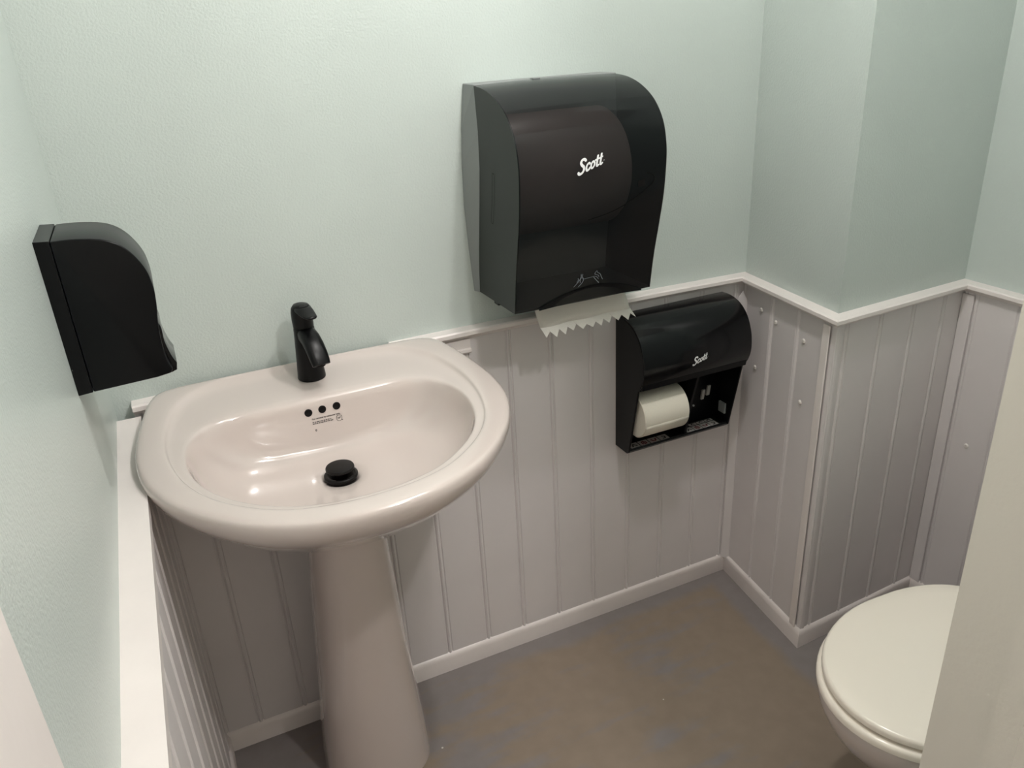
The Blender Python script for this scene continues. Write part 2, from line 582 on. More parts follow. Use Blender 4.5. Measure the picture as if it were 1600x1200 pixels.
# ---- painted screws in the panels
def screw(parent, p, n):
    n = Vector(n).normalized()
    bm = bmesh.new()
    R = []
    for r, h in ((0.0062, 0.0), (0.0062, 0.0008), (0.0048, 0.0024), (0.0026, 0.0030), (0.0016, 0.0030), (0.0010, 0.0016)):
        R.append([(r * math.cos(2 * math.pi * k / 12), r * math.sin(2 * math.pi * k / 12), h) for k in range(12)])
    loft(bm, R)
    o = bm_obj('screw', bm, 'screw', parent, smooth=True)
    q = n.to_track_quat('Z', 'Y')
    o.matrix_local = Matrix.Translation(p) @ q.to_matrix().to_4x4()
    return o
dB = (B - A).normalized()
nB = Vector((dB.y, -dB.x))
for y, z in ((-0.095, 0.831), (-0.155, 0.818), (-0.262, 0.808), (-0.087, 0.675), (-0.272, 0.658)):
    q = A + dB * (-y) + nB * 0.012
    screw(wall_pillar, (q.x, q.y, z), (nB.x, nB.y, 0))
screw(wall_right, (Cc.x - 0.012, -0.42, 0.50), (-1, 0, 0))

# ------------------------------------------------------------------ ceiling lamp (out of view above)
def disc_loft(name, prof, m, parent, N=32):
    bm = bmesh.new()
    loft(bm, [[(r * math.cos(2 * math.pi * k / N), r * math.sin(2 * math.pi * k / N), z) for k in range(N)] for r, z in prof])
    return bm_obj(name, bm, m, parent, smooth=True)
em = bpy.data.materials.new('lamp_bulb_glow')
em.use_nodes = True
bs = em.node_tree.nodes['Principled BSDF']
bs.inputs['Base Color'].default_value = (1, 0.95, 0.88, 1)
bs.inputs['Emission Color'].default_value = (1.0, 0.972, 0.962, 1)
bs.inputs['Emission Strength'].default_value = 12.0
for (lx, ly), watt, lab in LAMPS:
    lamp = empty('ceiling_lamp', (lx, ly, CEIL), lab, 'lamp')
    sharp(disc_loft('lamp_base', [(0.075, 0), (0.075, -0.02), (0.04, -0.025)], 'trim', lamp), 40)
    disc_loft('bulb', [(0.015, -0.02), (0.02, -0.03), (0.036, -0.045), (0.04, -0.06), (0.03, -0.075), (0.012, -0.082)], em, lamp)
    ld = bpy.data.lights.new('bulb_light', 'POINT')
    ld.energy = watt
    ld.shadow_soft_size = 0.035
    ld.color = (1.0, 0.972, 0.962)
    lo = bpy.data.objects.new('bulb_light', ld)
    COL.objects.link(lo)
    lo.parent = lamp
    lo.location = (0, 0, -0.14)

# ------------------------------------------------------------------ pedestal sink
SX = 0.345
O_half = [(0, -0.008), (0.13, -0.008), (0.235, -0.009), (0.272, -0.020), (0.288, -0.055), (0.302, -0.12), (0.313, -0.20), (0.316, -0.26), (0.308, -0.33),
          (0.284, -0.395), (0.252, -0.445), (0.210, -0.492), (0.165, -0.527), (0.105, -0.556), (0.05, -0.568), (0, -0.571)]
S_half = [(0, -0.021), (0.09, -0.022), (0.15, -0.026), (0.20, -0.045), (0.236, -0.085), (0.258, -0.15), (0.268, -0.23), (0.262, -0.31), (0.240, -0.385),
          (0.198, -0.448), (0.13, -0.502), (0.06, -0.524), (0, -0.529)]
B_half = [(0, -0.156), (0.10, -0.157), (0.155, -0.160), (0.196, -0.176), (0.226, -0.212), (0.240, -0.265), (0.238, -0.325), (0.220, -0.385),
          (0.182, -0.440), (0.12, -0.488), (0.055, -0.510), (0, -0.515)]
NS = 128
Bc = (SX, -0.335)
Oo = outline_polar(O_half, SX, -0.30, NS)
So = outline_polar(S_half, SX, -0.30, NS)
Bo = outline_polar(B_half, SX, -0.335, NS)
Boo = outline_polar(B_half, SX, -0.30, NS)
rim = lambda y: 0.9125 + 0.05 * y
DR = (0.346, -0.270)
ZD = 0.781

def scl(pts, s, c, sh=(0, 0)):
    return [(c[0] + (x - c[0]) * s + sh[0], c[1] + (y - c[1]) * s + sh[1]) for x, y in pts]
def lerp2(a, b, t):
    return [(p[0] + (q[0] - p[0]) * t, p[1] + (q[1] - p[1]) * t) for p, q in zip(a, b)]
def at_rim(pts, dz):
    return [(x, y, rim(y) + dz) for x, y in pts]
oc = (SX, -0.26)
circ = lambda r, cy: [(SX + r * math.sin(2 * math.pi * k / NS), cy + r * math.cos(2 * math.pi * k / NS)) for k in range(NS)]
rings = []
rings.append([(x, y, 0.640) for x, y in circ(0.072, -0.235)])
rings.append([(x, y, 0.690) for x, y in circ(0.092, -0.240)])
rings.append([(x, y, 0.722) for x, y in lerp2(circ(0.12, -0.245), scl(Oo, 0.50, oc), 0.6)])
rc = lambda pts: [(x, min(y, -0.036)) for x, y in pts]
rings.append([(x, y, 0.752) for x, y in scl(Oo, 0.64, oc)])
rings.append([(x, y, 0.785) for x, y in scl(Oo, 0.76, oc)])
rings.append(at_rim(rc(scl(Oo, 0.885, oc)), -0.072))
rings.append(at_rim(rc(scl(Oo, 0.957, oc)), -0.048))
rings.append(at_rim(rc(scl(Oo, 0.993, oc)), -0.028))
rings.append(at_rim(Oo, -0.014))
rings.append(at_rim(scl(Oo, 0.994, oc), -0.0035))
rings.append(at_rim(scl(Oo, 0.978, oc), 0.0))
rings.append(at_rim(lerp2(Oo, So, 0.55), 0.0005))
rings.append(at_rim(lerp2(Oo, So, 0.93), 0.0))
gap = [min(1.0, max(0.0, (math.hypot(p[0] - q[0], p[1] - q[1]) - 0.012) / 0.03)) for p, q in zip(So, Boo)]
def at_rim_g(pts, dz):
    return [(x, y, rim(y) - 0.0015 + (dz + 0.0015) * (0.40 + 0.60 * g)) for (x, y), g in zip(pts, gap)]
rings.append(at_rim_g(So, -0.0022))
rings.append(at_rim_g(lerp2(So, Boo, 0.08), -0.0075))
rings.append(at_rim_g(lerp2(So, Boo, 0.18), -0.0100))
rings.append(at_rim_g(lerp2(So, Boo, 0.55), -0.0115))
rings.append(at_rim_g(lerp2(So, Boo, 0.93), -0.0130))
rings.append(at_rim_g(Boo, -0.0165))
zb = 0.8805
for s, z, t in ((0.978, zb - 0.012, 0.0), (0.955, zb - 0.028, 0.03), (0.915, zb - 0.046, 0.10), (0.845, zb - 0.066, 0.22), (0.74, zb - 0.082, 0.40),
                (0.58, zb - 0.0915, 0.62), (0.40, zb - 0.0962, 0.82), (0.22, zb - 0.0988, 0.97)):
    sh = ((DR[0] - Bc[0]) * t, (DR[1] - Bc[1]) * t)
    cc = [(DR[0] + 0.235 * s * math.sin(2 * math.pi * k / NS), DR[1] + 0.235 * s * math.cos(2 * math.pi * k / NS)) for k in range(NS)]
    ring = lerp2(scl(Boo, s, Bc, sh), cc, t ** 3)
    rings.append([(x, y, z + (rim(y) - 0.897) * (1 - t) * 0.8) for x, y in ring])
rings.append([(DR[0] + 0.024 * math.sin(2 * math.pi * k / NS), DR[1] + 0.024 * math.cos(2 * math.pi * k / NS), ZD - 0.0005) for k in range(NS)])
rings.append([(DR[0] + 0.022 * math.sin(2 * math.pi * k / NS), DR[1] + 0.022 * math.cos(2 * math.pi * k / NS), ZD - 0.03) for k in range(NS)])

sink = empty('pedestal_sink', (SX, -0.2, 0.0), 'white porcelain pedestal sink with wide oval basin in the corner', 'sink')
def loc(o, root):
    """geometry given in room coordinates: move it under a root that stands elsewhere"""
    o.matrix_local = root.matrix_basis.inverted()
    return o
bpy.context.view_layer.update()
bm = bmesh.new()
loft(bm, rings)
bmesh.ops.recalc_face_normals(bm, faces=bm.faces[:])
bowl_bvh = BVHTree.FromBMesh(bm)
basin = loc(bm_obj('basin', bm, 'porcelain', sink, smooth=True), sink)
sd = basin.modifiers.new('smooth', 'SUBSURF')
sd.levels = 1
sd.render_levels = 1
# pedestal
bm = bmesh.new()
NP = 64
def ped_ring(z, rx, ry, cy, flat=0.0):
    out = []
    for k in range(NP):
        a = 2 * math.pi * k / NP
        x, y = math.sin(a), math.cos(a)
        e = 0.85
        xx = math.copysign(abs(x) ** e, x) * rx
        yy = math.copysign(abs(y) ** e, y) * ry
        out.append((SX + xx, min(cy + yy, -0.035), z))
    return out
PR = [(0.0, 0.118, 0.120, -0.165), (0.012, 0.118, 0.120, -0.165), (0.10, 0.112, 0.112, -0.168), (0.25, 0.099, 0.100, -0.178), (0.40, 0.089, 0.090, -0.193),
      (0.55, 0.079, 0.080, -0.212), (0.66, 0.072, 0.074, -0.226), (0.70, 0.070, 0.072, -0.230)]
loft(bm, [ped_ring(*p) for p in PR])
ped = loc(sharp(bm_obj('pedestal', bm, 'porcelain', sink, smooth=True), 50), sink)
# overflow holes
def bowl_hit(x, z):
    h = bowl_bvh.ray_cast(Vector((x, -0.33, z)), Vector((0, 1, 0)))
    return h[0], (h[1] if h[1].y < 0 else -h[1])
for x, z in ((0.323, 0.8655), (0.349, 0.8665), (0.376, 0.867)):
    p, n = bowl_hit(x, z)
    bm = bmesh.new()
    RR = []
    for r, h in ((0.0074, -0.0006), (0.0068, 0.0006), (0.0058, 0.0008), (0.0050, 0.0004)):
        RR.append([(r * math.cos(2 * math.pi * k / 20), r * math.sin(2 * math.pi * k / 20), h) for k in range(20)])
    v = loft(bm, RR, False, True)
    o = bm_obj('overflow_hole', bm, 'dark', basin, smooth=True)
    o.matrix_local = Matrix.Translation(p + n * 0.0004) @ n.to_track_quat('Z', 'Y').to_matrix().to_4x4()
    o['label'] = 'dark round overflow hole'
# sticker print on the bowl
def on_bowl(bm):
    for v in bm.verts:
        p, n = bowl_hit(v.co.x, v.co.y)
        v.co = p + n * 0.0007
bm = bmesh.new()
def text_bm(s, size):
    cu = bpy.data.curves.new('t', 'FONT')
    cu.body = s
    cu.size = size
    cu.offset = 0.00010
    o = bpy.data.objects.new('t', cu)
    COL.objects.link(o)
    dg_ = bpy.context.evaluated_depsgraph_get()
    me = bpy.data.meshes.new_from_object(o.evaluated_get(dg_))
    b = bmesh.new()
    b.from_mesh(me)
    bpy.data.objects.remove(o)
    bpy.data.curves.remove(cu)
    return b, me
def add_text(bm, s, size, x, z):
    b, me = text_bm(s, size)
    xs_ = [v.co.x for v in b.verts]
    b.free()
    o0 = len(bm.verts)
    bm.from_mesh(me)
    bm.verts.ensure_lookup_table()
    for v in bm.verts[o0:]:
        v.co = Vector((v.co.x + x, v.co.y + z, 0))
    bpy.data.meshes.remove(me)
add_text(bm, 'For removal by consumer only.', 0.0042, 0.3270, 0.8505)
for z, x1 in ((0.8455, 0.360), (0.8425, 0.364)):
    x = 0.327
    while x < x1:
        wd = random.uniform(0.002, 0.005)
        ribbon(bm, [(x, z), (x + wd * 0.5, z), (x + wd, z)], 0.0014, round_end=False)
        x += wd + 0.0011
# certification shield
sh_ = [(0.3725, 0.8475), (0.3810, 0.8478), (0.3812, 0.8405), (0.3768, 0.8375), (0.3724, 0.8402)]
ribbon(bm, [(p.x, p.y) for p in catmull(sh_, 4, True)], 0.0007, closed=True)
ribbon(bm, [(0.3735, 0.8455), (0.3765, 0.8435), (0.3795, 0.8440)], 0.0008)
ribbon(bm, [(0.3740, 0.8430), (0.3765, 0.8415), (0.3790, 0.8455)], 0.0008)
ribbon(bm, [(0.3818, 0.8390), (0.3822, 0.8385)], 0.0016)
ribbon(bm, [(p.x, p.y) for p in catmull([(0.3305, 0.8315), (0.3322, 0.8305), (0.3312, 0.8285), (0.3298, 0.8295)], 4, True)], 0.0010, closed=True)
on_bowl(bm)
o = bm_obj('sticker_print', bm, 'dark_print', basin, recalc=False)
o['label'] = 'small dark printed notice under the overflow holes'
# drain and stopper
drain = loc(bm_obj('drain', (lambda b: (loft(b, [[(DR[0] + r * math.cos(2 * math.pi * k / 40), DR[1] + r * math.sin(2 * math.pi * k / 40), ZD + h) for k in range(40)]
        for r, h in ((0.020, -0.02), (0.0300, 0.0005), (0.0300, 0.0042), (0.0275, 0.0054), (0.021, 0.003), (0.018, -0.010))]), b)[1])(bmesh.new()), 'drain', sink, smooth=True), sink)
bm = bmesh.new()
loft(bm, [[(DR[0] + r * math.cos(2 * math.pi * k / 40), DR[1] + r * math.sin(2 * math.pi * k / 40), ZD + h) for k in range(40)]
          for r, h in ((0.010, -0.01), (0.010, 0.011), (0.023, 0.013), (0.0255, 0.0155), (0.0255, 0.0180), (0.0245, 0.0198), (0.019, 0.0208), (0.008, 0.0210))])
st = bm_obj('stopper', bm, 'drain', drain, smooth=True)
sharp(st, 40)

# ------------------------------------------------------------------ faucet
fz = rim(-0.07) - 0.0125
faucet = empty('faucet', (0.354, -0.070, fz), 'black single lever faucet standing on the sink deck', 'faucet', rz=math.radians(9))
def ell(cx, cy, z, rx, ry, N=32, e=1.0):
    out = []
    for k in range(N):
        a = 2 * math.pi * k / N
        x, y = math.cos(a), math.sin(a)
        out.append((cx + math.copysign(abs(x) ** e, x) * rx, cy + math.copysign(abs(y) ** e, y) * ry, z))
    return out
bm = bmesh.new()
loft(bm, [ell(0, 0, z, rx, ry) for z, rx, ry in ((0.0006, 0.0265, 0.0270), (0.004, 0.0268, 0.0275), (0.015, 0.0258, 0.0262), (0.035, 0.0240, 0.0244), (0.06, 0.0222, 0.0225),
                                                 (0.085, 0.0205, 0.0208), (0.102, 0.0195, 0.0198), (0.1045, 0.0188, 0.019))])
sharp(bm_obj('body', bm, 'faucet', faucet, smooth=True), 40)
# spout: rounded section swept forward and down
bm = bmesh.new()
path = [(0.002, 0.090, 0.0165, 0.014), (-0.014, 0.0915, 0.0178, 0.0145), (-0.030, 0.087, 0.0182, 0.0135), (-0.044, 0.078, 0.0184, 0.0120), (-0.056, 0.0665, 0.0182, 0.0105), (-0.065, 0.0545, 0.0178, 0.0092), (-0.069, 0.0475, 0.0168, 0.0080)]
rings = []
for i, (y, z, hw, hh) in enumerate(path):
    a = path[max(i - 1, 0)]
    b = path[min(i + 1, len(path) - 1)]
    t = Vector((0, b[0] - a[0], b[1] - a[1])).normalized()
    nn = Vector((0, -t.z, t.y))
    if nn.z < 0: nn = -nn
    rg = []
    for k in range(24):
        an = 2 * math.pi * k / 24
        cx_, sy_ = math.cos(an), math.sin(an)
        u = math.copysign(abs(cx_) ** 0.6, cx_) * hw
        v = math.copysign(abs(sy_) ** 0.8, sy_) * hh
        if v > 0: v *= 1.0
        q = Vector((u, y, z)) + nn * v
        rg.append(q)
    rings.append(rg)
loft(bm, rings)
sharp(bm_obj('spout', bm, 'faucet', faucet, smooth=True), 50)
bm = bmesh.new()
loft(bm, [ell(0, -0.0615, 0.044 + h, r, r * 0.9, 20) for h, r in ((0.008, 0.010), (0.0005, 0.010), (0.0, 0.008), (0.003, 0.006))])
bm_obj('aerator', bm, 'dark', faucet, smooth=True)
# handle: cap with a beak shaped lever
bm = bmesh.new()
rings = []
for z, rx, ry, cy in ((0.1055, 0.0192, 0.0195, 0), (0.120, 0.0198, 0.0202, 0), (0.134, 0.0196, 0.0205, -0.001), (0.143, 0.0182, 0.0205, -0.003), (0.1485, 0.0140, 0.0180, -0.004), (0.1505, 0.006, 0.010, -0.004)):
    rings.append(ell(0, cy, z, rx, ry))
loft(bm, rings)
hd = sharp(bm_obj('handle', bm, 'faucet', faucet, smooth=True), 50)
bm = bmesh.new()
rings = []
for y, z, hw, hh in ((0.006, 0.1425, 0.013, 0.0060), (-0.012, 0.1425, 0.0165, 0.0075), (-0.028, 0.1400, 0.0155, 0.0062), (-0.043, 0.1375, 0.0135, 0.0045), (-0.055, 0.1365, 0.011, 0.0034), (-0.062, 0.1370, 0.007, 0.0022)):
    rings.append([(math.cos(2 * math.pi * k / 20) * hw, y, z + math.sin(2 * math.pi * k / 20) * hh) for k in range(20)])
loft(bm, rings)
bm_obj('lever', bm, 'faucet', hd, smooth=True)

# ------------------------------------------------------------------ soap dispenser (left wall)
SY0, SY1 = -0.408, -0.290
soap = empty('soap_dispenser', (0.0, -0.35, 1.08), 'black plastic soap dispenser on the left wall above the sink', 'dispenser')
bpy.context.view_layer.update()
def side_body(prof, y0, y1, bev=0.006, seg=3, axis='y'):
    bm = bmesh.new()
    if axis == 'y':
        loft(bm, [[(a, y, b) for a, b in prof] for y in (y0, y1)])
    else:
        loft(bm, [[(x, a, b) for a, b in prof] for x in (y0, y1)])
    bmesh.ops.recalc_face_normals(bm, faces=bm.faces[:])
    return bm
def bevel_caps(bm, axis, w, seg=3):
    es = []
    for e in bm.edges:
        if len(e.link_faces) == 2 and e.calc_face_angle(0) > math.radians(60):
            es.append(e)
    bmesh.ops.bevel(bm, geom=es, offset=w, segments=seg, profile=0.5, affect='EDGES', clamp_overlap=True)
sp_ = catmull([(0.0185, 1.2855), (0.048, 1.2845), (0.080, 1.2785), (0.101, 1.264), (0.1165, 1.238), (0.1215, 1.212), (0.1205, 1.186), (0.1165, 1.158), (0.1150, 1.128), (0.1165, 1.106), (0.1205, 1.092)], 5)
prof = [(p.x, p.y) for p in sp_] + [(0.1185, 1.0865), (0.100, 1.0840), (0.0185, 1.0808)]
bm = side_body(prof, SY0, SY1)
bevel_caps(bm, 'y', 0.0022)
o = loc(sharp(bm_obj('cover', bm, 'black', soap, smooth=True), 30), soap)
bm = side_body([(0.0, 1.2875), (0.0181, 1.2862), (0.0181, 1.0808), (0.0, 1.0795)], SY0, SY1)
bevel(bm, 0.001, 2)
loc(bm_obj('back_plate', bm, 'black', soap), soap)
pl = catmull([(0.108, 1.168), (0.118, 1.150), (0.1185, 1.128), (0.1225, 1.106), (0.1275, 1.093)], 4)
prof = [(p.x, p.y) for p in pl] + [(0.1255, 1.083), (0.1185, 1.0805), (0.108, 1.083)]
bm = side_body(prof, SY0 + 0.018, SY1 - 0.018)
bevel_caps(bm, 'y', 0.004)
loc(sharp(bm_obj('push_lever', bm, 'black_gloss', soap, smooth=True), 30), soap)
# grey print on the front
bm = bmesh.new()
for k, z in enumerate((1.195, 1.188, 1.178)):
    ribbon(bm, [(-0.02, z), (0.0, z), (0.02, z)], 0.004 - 0.001 * k)
for v in bm.verts:
    zz = v.co.y
    v.co = Vector((0.1222 - (1.212 - zz) * 0.055, -0.349 + v.co.x, zz))
loc(bm_obj('front_print', bm, 'grey_print', soap, recalc=False), soap)

# ------------------------------------------------------------------ towel dispenser
TX0, TX1 = 0.737, 1.047
TC = (TX0 + TX1) / 2
tow = empty('towel_dispenser', (TC, 0.0, 0.985), 'large smoky black paper towel dispenser on the mint wall', 'dispenser')
bpy.context.view_layer.update()
tp_ = catmull([(-0.060, 1.3985), (-0.105, 1.394), (-0.152, 1.381), (-0.196, 1.357), (-0.226, 1.322), (-0.2385, 1.282), (-0.240, 1.245), (-0.234, 1.185), (-0.221, 1.125), (-0.206, 1.062), (-0.193, 0.987)], 5)
front = [(p.x, p.y) for p in tp_]
def y_front(z):
    for a, b in zip(front[:-1], front[1:]):
        if b[1] <= z <= a[1]:
            t = (z - b[1]) / (a[1] - b[1])
            return b[0] + (a[0] - b[0]) * t
    return -0.2
back_edge = [(-0.018, 0.986), (-0.022, 1.03), (-0.030, 1.083), (-0.048, 1.17), (-0.062, 1.247), (-0.066, 1.317), (-0.060, 1.3985)]
# curved front shell
bm = bmesh.new()
NX = 12
rings = []
for i in range(NX + 1):
    u = i / NX
    s = (u - 0.5) * 2
    x = TX0 + (TX1 - TX0) * u
    bulge = 0.004 * (1 - s * s)
    rings.append([(x, y - bulge, z + (0.004 * (1 - s * s) if z > 1.3 else 0)) for y, z in front])
loft(bm, rings, False, False, False)
bmesh.ops.recalc_face_normals(bm, faces=bm.faces[:])
cover = loc(bm_obj('cover', bm, 'smoke', tow, smooth=True, recalc=False), tow)
# cover sides and floor
for nm, x in (('cover_side', TX0), ('cover_side', TX1)):
    s = 1 if x == TX1 else -1
    bm = bmesh.new()
    poly = [(y, z) for y, z in front] + back_edge[:-1]
    loft(bm, [[(x + s * 0.0004, y, z) for y, z in poly], [(x - s * 0.0022, y, z) for y, z in poly]])
    bmesh.ops.recalc_face_normals(bm, faces=bm.faces[:])
    o = loc(bm_obj(nm, bm, 'side_grey', tow), tow)
    # outlined finger slot
    sl = [(-0.124, 1.243), (-0.129, 1.246), (-0.134, 1.242), (-0.128, 1.200), (-0.116, 1.154), (-0.110, 1.150), (-0.106, 1.155), (-0.117, 1.200)]
    bm = bmesh.new()
    c2 = [(p.x, p.y) for p in catmull(sl, 4, True)]
    ribbon(bm, c2, 0.0014, closed=True)
    for v in bm.verts:
        v.co = Vector((x + s * 0.0010, v.co.x, v.co.y))
    b2 = bm_obj('slot_outline', bm, 'dark', o, recalc=False)
bm = bmesh.new()
box(bm, (TX0 + 0.002, -0.190, 0.986), (TX1 - 0.002, -0.016, 0.990))
loc(bm_obj('bottom_panel', bm, 'side_grey', tow), tow)
# grey back plate, widest at its middle
bm = bmesh.new()
rings = []
for (yb, zb_), ex in zip([(-0.018, 0.984), (-0.022, 1.03), (-0.030, 1.083), (-0.048, 1.17), (-0.062, 1.247), (-0.066, 1.317), (-0.060, 1.4005)],
                         (0.007, 0.010, 0.013, 0.016, 0.014, 0.009, -0.001)):
    rings.append([(TX0 - ex, -0.0005, zb_), (TX0 + 0.0, yb + 0.0005, zb_), (TX1 - 0.0, yb + 0.0005, zb_), (TX1 + ex, -0.0005, zb_)])
loft(bm, rings)
bmesh.ops.recalc_face_normals(bm, faces=bm.faces[:])
bevel(bm, 0.0012, 1, 40)
loc(bm_obj('back_plate', bm, 'plate_grey', tow), tow)
# top latch
bm = bmesh.new()
box(bm, (TC - 0.035, -0.068, 1.3985), (TC - 0.02, -0.054, 1.4035))
bevel(bm, 0.001, 1)
loc(bm_obj('latch', bm, 'plate_grey', tow), tow)
# foot peg below the side
bm = bmesh.new()
box(bm, (TX0 + 0.002, -0.108, 0.980), (TX0 + 0.016, -0.088, 0.986))
bevel(bm, 0.0015, 1)
loc(bm_obj('peg', bm, 'black', tow), tow)
# arched lip at the foot of the front
bm = bmesh.new()
top, bot = [], []
for i in range(25):
    u = -1 + 2 * i / 24
    x = TC + 0.012 + u * 0.118
    h = 0.030 * (1 - u * u) + 0.001
    z1 = 0.988 + h
    top.append(bm.verts.new((x, y_front(z1) - 0.0052, z1)))
    bot.append(bm.verts.new((x, y_front(0.988) - 0.0075 + 0.010 * (1 - u * u), 0.9865)))
for i in range(24):
    bm.faces.new((top[i], top[i + 1], bot[i + 1], bot[i]))
loc(bm_obj('arched_lip', bm, 'black', tow, smooth=True), tow)
# paper roll seen dimly through the cover
roll_r = 0.112
bm = bmesh.new()
RR = []
for x, r in ((0.7415, 0.020), (0.7415, roll_r - 0.001), (0.743, roll_r), (0.972, roll_r), (0.980, roll_r - 0.006), (0.982, 0.020)):
    RR.append([(x, -0.120 + r * math.cos(2 * math.pi * k / 48), 1.236 + r * math.sin(2 * math.pi * k / 48)) for k in range(48)])
loft(bm, RR)
roll = loc(sharp(bm_obj('towel_roll', bm, 'kraft', tow, smooth=True), 40), tow)
roll['label'] = 'brownish paper roll dimly seen through the smoky cover'

# brush script word mark drawn as strokes
def scott_strokes():
    bm = bmesh.new()
    W = 0.165
    def st(pts, dx, s=1.0, closed=False, w=W, n=6, dy=0.0):
        P = catmull([(p[0] * s + dx, p[1] * s + dy) for p in pts], n, closed)
        ribbon(bm, [(p.x, p.y) for p in P], w, closed=closed)
    st([(0.58, 0.86), (0.47, 0.98), (0.28, 0.98), (0.17, 0.82), (0.25, 0.63), (0.43, 0.44), (0.47, 0.22), (0.34, 0.04), (0.12, 0.02), (0.00, 0.14)], 0.0, w=0.19)
    st([(0.33, 0.50), (0.24, 0.58), (0.09, 0.47), (0.04, 0.25), (0.12, 0.06), (0.26, 0.07), (0.36, 0.18)], 0.64)
    st([(0.20, 0.58), (0.05, 0.42), (0.05, 0.18), (0.17, 0.05), (0.32, 0.20), (0.33, 0.42)], 1.06, closed=True, w=0.15)
    st([(0.14, 0.90), (0.10, 0.5), (0.09, 0.16), (0.16, 0.05), (0.24, 0.10)], 1.52)
    st([(0.14, 0.95), (0.10, 0.5), (0.09, 0.16), (0.16, 0.05), (0.26, 0.12)], 1.84)
    st([(-0.06, 0.60), (0.20, 0.63), (0.55, 0.68)], 1.52, w=0.14)
    ribbon(bm, [(2.24, 0.30), (2.25, 0.30)], 0.07)
    return bm
def word(parent, name, org, ux, uy, size, shear, nrm, surf=None):
    """place the word with its baseline start at org; ux along the word, uy up"""
    bm = scott_strokes()
    for v in bm.verts:
        a, b = v.co.x + shear * v.co.y, v.co.y
        sc = 1.0 - 0.10 * a                          # letters shrink a little to the right
        p = Vector(org) + Vector(ux) * (a * size) + Vector(uy) * (b * size * sc)
        v.co = surf(p) if surf else p + Vector(nrm) * 0.0008
    return loc(bm_obj(name, bm, 'white_print', parent, recalc=False), parent)
def tow_surf(p, off=0.0008):
    s = (p.x - TC) / (TX1 - TX0) * 2
    return Vector((p.x, y_front(p.z) - 0.004 * (1 - s * s) - off, p.z))
al = math.radians(16)
o = word(tow, 'brand_lettering', (0.8535, -0.24, 1.2450), (math.cos(al), 0, math.sin(al)), (-0.10, 0, 0.99), 0.0245, 0.22, (0, -1, 0), tow_surf)
o['label'] = 'white brush script lettering'
# pictogram of two hands pulling a towel
bm = bmesh.new()
for pts in ([(0.0, 0.0), (0.14, 0.22), (0.24, 0.42), (0.30, 0.62), (0.29, 0.80)],
            [(0.20, -0.05), (0.34, 0.16), (0.41, 0.38), (0.34, 0.56), (0.27, 0.44), (0.28, 0.22)],
            [(0.36, 0.80), (0.36, 0.60), (0.42, 0.46)], [(0.12, 0.30), (0.18, 0.42), (0.17, 0.55)],
            [(0.43, 0.44), (0.62, 0.46), (0.86, 0.49)],
            [(0.86, 0.49), (0.95, 0.30), (1.06, 0.10), (1.12, -0.02)], [(0.94, 0.60), (0.92, 0.70), (1.00, 0.86), (1.03, 0.74)],
            [(0.90, 0.50), (1.02, 0.42), (1.10, 0.26)], [(1.03, 0.74), (1.16, 0.60), (1.24, 0.34), (1.30, 0.18)], [(0.95, 0.62), (1.08, 0.52), (1.12, 0.40)]):
    P = catmull(pts, 5)
    ribbon(bm, [(p.x, p.y) for p in P], 0.032)
for v in bm.verts:
    q = Vector((0.862 + v.co.x * 0.050, 0, 1.0225 + v.co.y * 0.030))
    v.co = tow_surf(q)
loc(bm_obj('hand_pictogram', bm, 'grey_print', tow, recalc=False), tow)
# raised moulding line and lock window at the right of the front
bm = bmesh.new()
P = catmull([(0.880, 1.158), (0.925, 1.166), (0.965, 1.180), (1.000, 1.198), (1.020, 1.214), (1.018, 1.226), (1.003, 1.232)], 6)
ribbon(bm, [(p.x, p.y) for p in P], 0.0016)
for v in bm.verts:
    v.co = tow_surf(Vector((v.co.x, 0, v.co.y)))
loc(bm_obj('moulding_line', bm, 'dark', tow, recalc=False), tow)
bm = bmesh.new()
ribbon(bm, [(0.984, 1.2125), (0.990, 1.2135), (1.000, 1.215)], 0.012, round_end=False)
for v in bm.verts:
    v.co = tow_surf(Vector((v.co.x, 0, v.co.y)))
loc(bm_obj('lock_window', bm, 'dark', tow, recalc=False), tow)

# ------------------------------------------------------------------ paper towel sheet hanging out
sheet = empty('paper_towel', (0.915, -0.135, 0.92), 'white paper towel sheet with zigzag edge hanging under the large dispenser', 'paper towel')
bpy.context.view_layer.update()
bm = bmesh.new()
NT = 10
cols = NT * 2
yz = [(-0.118, 0.9875), (-0.122, 0.972), (-0.128, 0.955), (-0.133, 0.938), (-0.136, 0.9235)]
rows = []
for k, (y, z) in enumerate(yz):
    t = k / 4
    rows.append([bm.verts.new((0.807 + 0.012 * t + 0.216 * i / cols, y + 0.003 * math.sin(i * 0.8 + k * 0.7) * t, z + 0.003 * (i / cols) * t)) for i in range(cols + 1)])
for a, b in zip(rows[:-1], rows[1:]):
    for i in range(cols):
        bm.faces.new((a[i], a[i + 1], b[i + 1], b[i]))
me_s = loc(bm_obj('sheet', bm, 'paper', sheet, smooth=True), sheet)
bm = bmesh.new()
base, tips = [], []
for i in range(cols + 1):
    x = 0.819 + 0.217 * i / cols
    yy = -0.136 + 0.003 * math.sin(i * 0.8 + 2.8)
    base.append(bm.verts.new((x, yy, 0.9235 + 0.003 * i / cols)))
    dep = 0.021 if i % 2 == 0 else 0.010
    dep += random.uniform(-0.002, 0.002)
    tips.append(bm.verts.new((x + 0.006, yy - dep * 0.72, 0.9235 + 0.003 * i / cols - dep * 0.85)))
for i in range(cols):
    bm.faces.new((base[i], base[i + 1], tips[i + 1], tips[i]))
te = loc(bm_obj('torn_edge', bm, 'paper', sheet), sheet)
for o in (me_s, te):
    md = o.modifiers.new('thickness', 'SOLIDIFY')
    md.thickness = 0.0006

